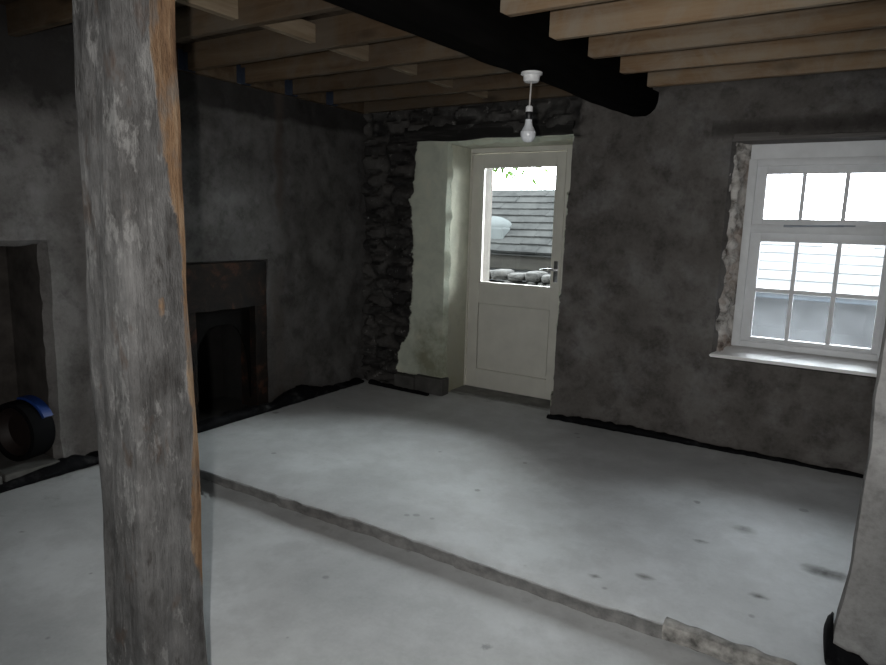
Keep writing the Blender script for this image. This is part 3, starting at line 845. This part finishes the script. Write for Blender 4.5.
# ------------------------------------------------------------------ window
win = empty('window_1', (-.26, 4.80, .64)); struct(win, 'white painted nine pane casement window in the back wall', 'window')
YF0, YF1 = 4.765, 4.86
fx0, fx1 = -.692, .205
gxs = [(-.580, -.378), (-.354, -.144), (-.118, .105)]
f = MB()
f.box(fx0, fx0+.050, YF0, YF1, .672, 1.90, bev=.004); f.box(fx1-.065, fx1+.06, YF0, YF1, .672, 1.90, bev=.004)
f.box(fx0+.05, fx1-.065, YF0, YF1, .672, .712, bev=.004)
f.box(fx0+.05, fx1-.065, YF0, YF1, 1.855, 1.90, bev=.004)
f.box(fx0+.05, fx1-.065, YF0-.006, YF1, 1.432, 1.486, bev=.005)
f.build('window_frame', M['white'], win, org=(-.26, 4.81, .67), smooth=30)
hb = MB(); hb.box(fx0+.005, fx1+.08, YF0+.004, YF1-.01, 1.898, 1.992, bev=.003)
tag(hb.build('head_board', M['white'], win, org=(-.26, 4.81, 1.9)), 'plain white board above the frame')
def sash(name, z0, z1, zbars, yoff, rail, panes_z):
    s = MB(); x0, x1 = fx0+.044, fx1-.058
    a, b = YF0+yoff, YF0+yoff+.045
    s.box(x0, gxs[0][0], a, b, z0, z1, bev=.004); s.box(gxs[2][1], x1, a, b, z0, z1, bev=.004)
    lo = panes_z[0][0]; hi = panes_z[-1][1]
    s.box(gxs[0][0], gxs[2][1], a, b, z0, lo, bev=.004); s.box(gxs[0][0], gxs[2][1], a, b, hi, z1, bev=.004)
    o = s.build(name, M['white'], win, org=(-.26, a, z0), smooth=30)
    g = MB()
    for (p, q) in zip(gxs, gxs[1:]): g.box(p[1], q[0], a+.006, b-.006, lo-.003, hi+.003, bev=.005)
    for (p, q) in zip(panes_z, panes_z[1:]): g.box(gxs[0][0]-.003, gxs[2][1]+.003, a+.008, b-.008, p[1], q[0], bev=.005)
    g.build('glazing_bars', M['white'], o, org=(-.26, a, lo))
    for (l, h) in panes_z:
        for (gx, hx_) in gxs:
            p = MB(); p.box(gx+.001, hx_-.001, b-.018, b-.014, l+.001, h-.001)
            p.build('pane', M['glass_dirty'], o, org=((gx+hx_)/2, b-.016, l))
    return o
us = sash('upper_sash', 1.478, 1.862, 0, .020, 0, [(1.522, 1.806)])
lsh = sash('lower_sash', .704, 1.440, 0, .024, 0, [(.740, 1.044), (1.070, 1.376)])
stn = MB(); stn.tube([(-.42, YF0-.018, 1.478), (-.12, YF0-.022, 1.486)], .007, 8)
stn.box(-.45, -.40, YF0-.024, YF0, 1.470, 1.486, bev=.002); stn.tube([(-.12, YF0-.022, 1.486), (-.06, YF0-.012, 1.487)], .005, 8)
tag(stn.build('window_stay', M['stay'], us, org=(-.26, YF0, 1.48), smooth=40), 'grey metal stay bar')
sl = MB()
V = [(-.79, 4.553, .612), (.33, 4.553, .612), (.33, 4.553, .632), (-.79, 4.553, .632), (-.73, 4.87, .63), (.33, 4.87, .63), (.33, 4.87, .674), (-.73, 4.87, .674)]
bm = bmesh.new(); vs = [bm.verts.new(v) for v in V]
for q in ((0, 1, 2, 3), (4, 7, 6, 5), (3, 2, 6, 7), (0, 4, 5, 1), (0, 3, 7, 4), (1, 5, 6, 2)): bm.faces.new([vs[i] for i in q])
bmesh.ops.bevel(bm, geom=list(bm.edges), offset=.006, segments=2, affect='EDGES')
sl.addbm(bm)
sl.build('window_sill', M['sill'], win, org=(-.23, 4.7, .6), smooth=30)
# unseen window added behind the camera to let in fill light
def plain_window(name, x0, x1, z0, z1, y, label):
    w = empty(name, ((x0+x1)/2, y, z0)); struct(w, label, 'window')
    m = MB(); c = ((x0+x1)/2, y, z0)
    m.box(x0, x0+.06, y-.04, y+.04, z0, z1, bev=.004); m.box(x1-.06, x1, y-.04, y+.04, z0, z1, bev=.004)
    m.box(x0, x1, y-.04, y+.04, z0, z0+.06, bev=.004); m.box(x0, x1, y-.04, y+.04, z1-.06, z1, bev=.004)
    xm = (x0+x1)/2; m.box(xm-.025, xm+.025, y-.03, y+.03, z0+.05, z1-.05, bev=.004)
    m.build('window_frame', M['white'], w, org=c)
    for (a, b) in ((x0+.06, xm-.025), (xm+.025, x1-.06)):
        g = MB(); g.box(a, b, y-.002, y+.002, z0+.06, z1-.06); g.build('pane', M['glass'], w, org=((a+b)/2, y, z0))
plain_window('window_2', RX0, RX1, RZ0, RZ1, RY-.2, 'small white window behind the viewer')

# ------------------------------------------------------------------ pendant lamp
px, py = -1.462, 3.06
zt = 2.173
pen = empty('pendant_lamp', (px, py, zt)); tag(pen, 'white pendant lamp with bare bulb hanging under the black beam', 'lamp')
m = MB(); m.lathe([(.0, .004), (.052, .004), (.052, -.006), (.041, -.012), (.038, -.034), (.033, -.040), (.0, -.041)], (px, py, zt), 32)
m.build('ceiling_rose', M['plastic'], pen, smooth=40, org=(px, py, zt))
m = MB(); m.tube([(px, py, zt-.038), (px-.002, py, zt-.10), (px-.004, py, zt-.16)], .0042, 8)
m.build('flex', M['flex'], pen, smooth=True, org=(px, py, zt-.1))
m = MB(); m.lathe([(.0, .0), (.010, .0), (.017, -.006), (.018, -.030), (.0, -.030)], (px-.004, py, zt-.150), 24)
lh = m.build('lamp_holder', M['plastic'], pen, smooth=40, org=(px, py, zt-.16))
m = MB(); m.lathe([(.0, .0), (.0165, .0), (.018, -.004), (.018, -.034), (.0155, -.038), (.0, -.038)], (px-.004, py, zt-.180), 24)
tag(m.build('holder_ring', M['socket'], lh, smooth=40, org=(px, py, zt-.19)), 'black ring of the lamp holder')
bz = zt-.216
m = MB(); m.lathe([(.0, .0), (.0165, .0), (.0175, -.014), (.021, -.030), (.030, -.046), (.035, -.057), (.037, -.058), (.0378, -.070), (.036, -.083), (.029, -.098), (.018, -.107), (.0, -.110)], (px-.004, py, bz), 28)
m.build('light_bulb', M['bulb'], pen, smooth=50, org=(px, py, bz))

# ------------------------------------------------------------------ fireplace
fp = empty('fireplace', (XL, 3.08, 0)); tag(fp, 'rusty dark fireplace surround in the left wall right of the post', 'fireplace', kind='thing')
def plate(y0, y1, z0, z1, x0, x1, s=0):
    m = MB(); bm = bmesh.new(); bmesh.ops.create_cube(bm, size=1)
    bmesh.ops.subdivide_edges(bm, edges=list(bm.edges), cuts=6, use_grid_fill=True)
    for v in bm.verts:
        p = Vector((lerp(x0, x1, v.co.x+.5), lerp(y0, y1, v.co.y+.5), lerp(z0, z1, v.co.z+.5)))
        v.co = p+noise.noise_vector(p*9+Vector((s, 0, 0)))*.007
    m.addbm(bm); return m
plate(FY0-.02, FY1+.005, .80, FZ+.005, XL-.16, XL+.012, 1).build('lintel_stone', M['rust'], fp, smooth=40, org=(XL, 3.08, .8))
plate(FY1-.105, FY1+.005, -.01, .80, XL-.16, XL+.008, 2).build('jamb', M['rust'], fp, smooth=40, org=(XL, FY1-.05, 0))
plate(FY0-.02, FY0+.06, -.01, .80, XL-.16, XL+.008, 3).build('jamb', M['rust'], fp, smooth=40, org=(XL, FY0, 0))
# cast iron front with arched mouth
m = MB(); V = []; F = []
ya, yb = FY0+.06, FY1-.10; n = 24
zmouth, top = .70, .82
for i in range(n+1):
    t = i/n; y = lerp(ya, yb, t)
    za = .62*(1-abs(2*t-1)**3.2)**.5 if 0 < t < 1 else 0.0
    za = max(.02, za+.06*(0 < t < 1))
    V += [(XL-.055, y, za), (XL-.055, y, top), (XL-.075, y, za), (XL-.075, y, top)]
for i in range(n):
    a = i*4; b = a+4
    F += [(a, b, b+1, a+1), (a+2, a+3, b+3, b+2), (a, a+2, b+2, b)]
m.add(V, F)
m.build('arched_iron_front', M['iron'], fp, org=(XL-.06, 3.05, 0))
# black hearth slab and black side liners in the fire opening
m = MB(); m.box(-4.22, XL-.02, FY0, FY1, -.3, .022); m.box(-4.22, XL-.17, FY1-.03, FY1-.004, .004, FZ-.02); m.box(-4.22, XL-.17, FY0+.004, FY0+.03, .004, FZ-.02); m.build('fire_box', M['black'], fp, org=(-4.0, 3.08, 0))

# ------------------------------------------------------------------ alcove contents
m = MB()
for (a, b, h) in ((.96, 1.30, .035), (1.31, 1.60, .045), (1.61, 1.91, .04)):
    m.box(-4.30, XA+.03, a, b, -.2, h-.03, bev=.012)
for i, v in enumerate(m.v): m.v[i] = tuple(Vector(v)+noise.noise_vector(Vector(v)*6)*.008)
o = m.build('alcove_hearth', M['hearth']); struct(o, 'stone slabs on the alcove floor', 'hearth')
dr = empty('drum', (-4.0, 1.80, .015)); tag(dr, 'round black drum with a blue strip lying in the alcove left of the post', 'drum')
ax = Vector((.22, -.975, 0)).normalized(); R = .175
c0 = Vector((-4.02, 1.795, .016+R))
q = Vector((0, 0, 1)).rotation_difference(ax).to_matrix()
m = MB(); m.lathe([(.0, -.09), (R*.86, -.09), (R*.97, -.078), (R, -.055), (R, .045), (R*.985, .06), (R*.86, .065), (R*.78, .04), (R*.74, -.02), (.0, -.03)], c0, 40, axis=ax)
body = m.build('drum_body', M['rubber'], dr, smooth=35, org=c0)
m = MB(); m.lathe([(R*.62, .0), (R*.80, .048), (R*.84, .052), (R*.80, .040), (R*.62, -.005)], c0, 40, axis=ax)
tag(m.build('inner_ring', M['redbrown'], dr, smooth=35, org=c0), 'dull red-brown inner ring')
m = MB(); V = []; F = []
e1 = q @ Vector((1, 0, 0)); e2 = q @ Vector((0, 1, 0))
up = Vector((0, 0, 1)); side = ax.cross(up)     # across the drum
n = 24
for i in range(n+1):
    th = lerp(math.radians(-12), math.radians(62), i/n)
    d = up*math.cos(th)-side*math.sin(th)
    for (rr, a) in ((R-.004, -.080), (R+.014, -.075), (R+.014, -.015), (R+.003, -.01)):
        V.append(c0+d*rr+ax*a)
for i in range(n):
    for k in range(4): F.append((i*4+k, i*4+(k+1) % 4, (i+1)*4+(k+1) % 4, (i+1)*4+k))
F.append((0, 1, 2, 3)); F.append(tuple(n*4+k for k in (3, 2, 1, 0)))
m.add(V, F)
tag(m.build('blue_strip', M['blue'], dr, smooth=40, org=c0), 'blue strip over the top')

# ------------------------------------------------------------------ outside
mb = MB(); mb.box(-14, 12, 5.28, 22, -.6, -.15)
struct(mb.build('ground', M['ground']), 'yard ground outside the door', 'ground')
def slate_roof(x0, x1, y0, z0, slope, length, course, wmin, wmax, thick, gap=.004):
    m = MB(); a = math.atan(slope); cy, sy = math.cos(a), math.sin(a)
    n = int(length/course)
    for r in range(n):
        x = x0-random.random()*.2
        s0 = r*course; s1 = s0+course*1.25
        while x < x1:
            w = random.uniform(wmin, wmax); xe = min(x+w, x1+.05)
            l0 = thick*1.0+random.uniform(-.003, .004)
            P = []
            for (s, h) in ((s0+random.uniform(-.006, .006), l0), (s1, .004)):
                for hh in (h, h-thick):
                    P.append((y0+s*cy-hh*sy, z0+s*sy+hh*cy))
            V = [(xx, *p) for xx in (x, xe-gap) for p in P]
            m.add(V, [(0, 1, 3, 2), (4, 6, 7, 5), (0, 4, 5, 1), (2, 3, 7, 6), (0, 2, 6, 4), (1, 5, 7, 3)])
            x = xe
    m.add([(x0, y0, z0-.03), (x1, y0, z0-.03), (x1, y0+length*cy, z0+length*sy-.03), (x0, y0+length*cy, z0+length*sy-.03),
           (x0, y0+length*cy+1.5, z0-.03), (x1, y0+length*cy+1.5, z0-.03)], [(0, 1, 2, 3), (3, 2, 5, 4)])
    return m
ob = empty('outbuilding', (-5, 8.4, -.15)); tag(ob, 'stone outbuilding with stepped grey slate roof seen through the door glass', 'building', kind='thing')
m = MB(); m.box(-9, -2.0, 8.12, 11.4, -.2, .96); m.build('wall', M['yard_stone'], ob, org=(-5, 9, -.15))
slate_roof(-9, -2.0, 7.92, 1.06, .60, 1.72, .190, .22, .42, .030).build('slate_roof', M['slate'], ob, org=(-5, 8, 1))
m = MB(); m.box(-9, -2.0, 7.98, 8.10, .84, 1.05, bev=.01); m.build('eave_board', M['eave'], ob, org=(-5, 8, .9))
sk = MB(); sx, sy_, sz = -4.56, 8.45, 1.475
sk.box(sx-.30, sx+.33, sy_-.28, sy_+.28, sz-.34, sz-.09, bev=.02)
sk.build('skylight_curb', M['dome'], ob, org=(sx, sy_, sz))
sk = MB(); sk.lathe([(.31, -.02), (.31, .02), (.285, .06), (.23, .10), (.15, .135), (.06, .15), (0, .152)], (sx, sy_, sz-.08), 32)
sk.build('skylight_dome', M['dome'], ob, smooth=40, org=(sx, sy_, sz))
# pale-roofed building opposite the window
o2 = empty('outbuilding', (.6, 8.4, -.15)); tag(o2, 'low stone outbuilding with pale roof seen through the window', 'building', kind='thing')
m = MB(); m.box(-1.75, 4.2, 8.06, 11.4, -.2, .78); m.build('wall', M['yard_stone'], o2, org=(.6, 9, -.15))
slate_roof(-1.75, 4.2, 7.95, .80, .32, 2.6, .30, 1.6, 2.4, .014).build('roof', M['pale_roof'], o2, org=(.6, 8, .8))
m = MB(); m.box(-1.75, 4.2, 7.97, 8.05, .715, .80, bev=.01); m.build('fascia', M['fascia'], o2, org=(.6, 8, .7))
# rubble wall below the eave
m = MB()
for r in range(9):
    x = -6.0+random.random()*.2; z = -.15+r*.115
    while x < -2.6:
        w = random.uniform(.09, .22); h = random.uniform(.085, .13)
        bm = bmesh.new(); bmesh.ops.create_icosphere(bm, subdivisions=2, radius=.5)
        c = Vector((x+w/2, 7.2+random.uniform(-.03, .03), z+h/2))
        for v in bm.verts:
            p = v.co.copy(); p = Vector([math.copysign(abs(t*2)**.55, t)/2 for t in p])
            v.co = c+Vector((p.x*w*1.04, p.y*.34, p.z*h*1.1))+noise.noise_vector((c+p)*5)*.012
        m.addbm(bm); x += w
o = m.build('rubble_wall', M['rubble'], smooth=50); tag(o, 'low dry stone rubble wall below the slate roof outside the door', 'wall', kind='thing')
# tree whose leaves hang into the top of the door glass
tr = empty('tree', (-6.4, 6.9, -.15)); tag(tr, 'green leafy tree hanging over the slate roof at the top of the door glass', 'tree', kind='thing')
m = MB(); m.tube([(-6.4, 6.9, -.15), (-6.35, 6.9, 1.2), (-6.2, 6.9, 2.4), (-5.9, 6.92, 3.4)], [.13, .11, .085, .05], 12); m.build('trunk', M['bark'], tr, smooth=True, org=(-6.4, 6.9, 0))
m = MB(); m.tube([(-6.15, 6.9, 2.5), (-5.2, 6.88, 2.75), (-4.3, 6.85, 2.62), (-3.4, 6.85, 2.38)], [.06, .04, .022, .008], 8); m.build('branch', M['bark'], tr, smooth=True, org=(-5, 6.9, 2.5))
m = MB()
def leafq(c, L, w, d):
    d = d.normalized(); sd = d.cross(Vector((random.uniform(-1, 1), random.uniform(-1, 1), .3))).normalized()
    nrm = d.cross(sd)*.06
    m.add([c, c+d*L*.45+sd*w/2+nrm*L, c+d*L, c+d*L*.45-sd*w/2+nrm*L], [(0, 1, 2, 3)])
for k in range(560):
    t = random.random()
    if t < .5: b = Vector((-5.2, 6.88, 2.75)).lerp(Vector((-4.3, 6.85, 2.62)), t*2)
    else: b = Vector((-4.3, 6.85, 2.62)).lerp(Vector((-3.35, 6.85, 2.34)), t*2-1)
    c = b+Vector((random.gauss(0, .12), random.gauss(0, .15), random.gauss(-.16, .13)))
    leafq(c, random.uniform(.09, .17), .05, Vector((random.uniform(-.6, 1), random.uniform(-.5, .5), random.uniform(-1.2, -.2))))
o = m.build('leaves', M['leaf'], tr, org=(-4.3, 6.85, 2.5), fix=False); o['kind'] = 'stuff'

# ------------------------------------------------------------------ light
w = bpy.data.worlds.new('overcast_sky'); SC.world = w; w.use_nodes = True
nt = w.node_tree; bg = nt.nodes['Background']
bg.inputs[0].default_value = (.93, .97, 1.0, 1); bg.inputs[1].default_value = 34.0
def area(name, loc, rot, sx, sy, power, col=(1, 1, 1), portal=False):
    l = bpy.data.lights.new(name, 'AREA'); l.shape = 'RECTANGLE'; l.size = sx; l.size_y = sy; l.energy = power; l.color = col
    if portal: l.cycles.is_portal = True
    o = bpy.data.objects.new(name, l); COL.objects.link(o); o.location = loc; o.rotation_euler = rot; return o
R90 = math.radians(90)
area('window_portal', (-.26, 5.30, 1.25), (-R90, 0, 0), 1.1, 1.5, 1, portal=True)
area('door_portal', (-2.45, 5.30, 1.2), (-R90, 0, 0), 1.1, 2.0, 1, portal=True)
area('rear_portal', ((RX0+RX1)/2, RY-.42, (RZ0+RZ1)/2), (R90, 0, 0), RX1-RX0, RZ1-RZ0, 1, portal=True)
fl = bpy.data.lights.new('camera_flash', 'SPOT'); fl.energy = 140; fl.shadow_soft_size = .012; fl.spot_size = math.radians(95); fl.spot_blend = .6; fl.color = (1, .97, .93)
fo = bpy.data.objects.new('camera_flash', fl); COL.objects.link(fo)

# ------------------------------------------------------------------ camera
cam = bpy.data.cameras.new('camera'); co = bpy.data.objects.new('camera', cam); COL.objects.link(co); SC.camera = co
cam.sensor_width = 36; cam.lens = 656/886*36; cam.clip_start = .02
yaw, pitch, roll = map(math.radians, (32.3, 9.6, 1.5))
f = Vector((-math.sin(yaw)*math.cos(pitch), math.cos(yaw)*math.cos(pitch), -math.sin(pitch)))
r0 = Vector((math.cos(yaw), math.sin(yaw), 0)); u0 = r0.cross(f)
r = r0*math.cos(roll)+u0*math.sin(roll); u = u0*math.cos(roll)-r0*math.sin(roll)
mat = Matrix.Identity(4)
for i in range(3): mat[i][0] = r[i]; mat[i][1] = u[i]; mat[i][2] = -f[i]
mat.translation = Vector((0, 0, 1.45)); co.matrix_world = mat
fm = mat.copy(); fm.translation = Vector((0, 0, 1.45))-r*.085+u*.045-f*-.02; fo.matrix_world = fm

vs = SC.view_settings; vs.view_transform = 'Standard'; vs.look = 'None'; vs.exposure = 0.0; vs.gamma = 1.0; vs.use_curve_mapping = False
SC.cycles.max_bounces = 8; SC.cycles.diffuse_bounces = 5; SC.cycles.transparent_max_bounces = 12
SC.cycles.sample_clamp_indirect = 4.0
SC.cycles.use_denoising = True
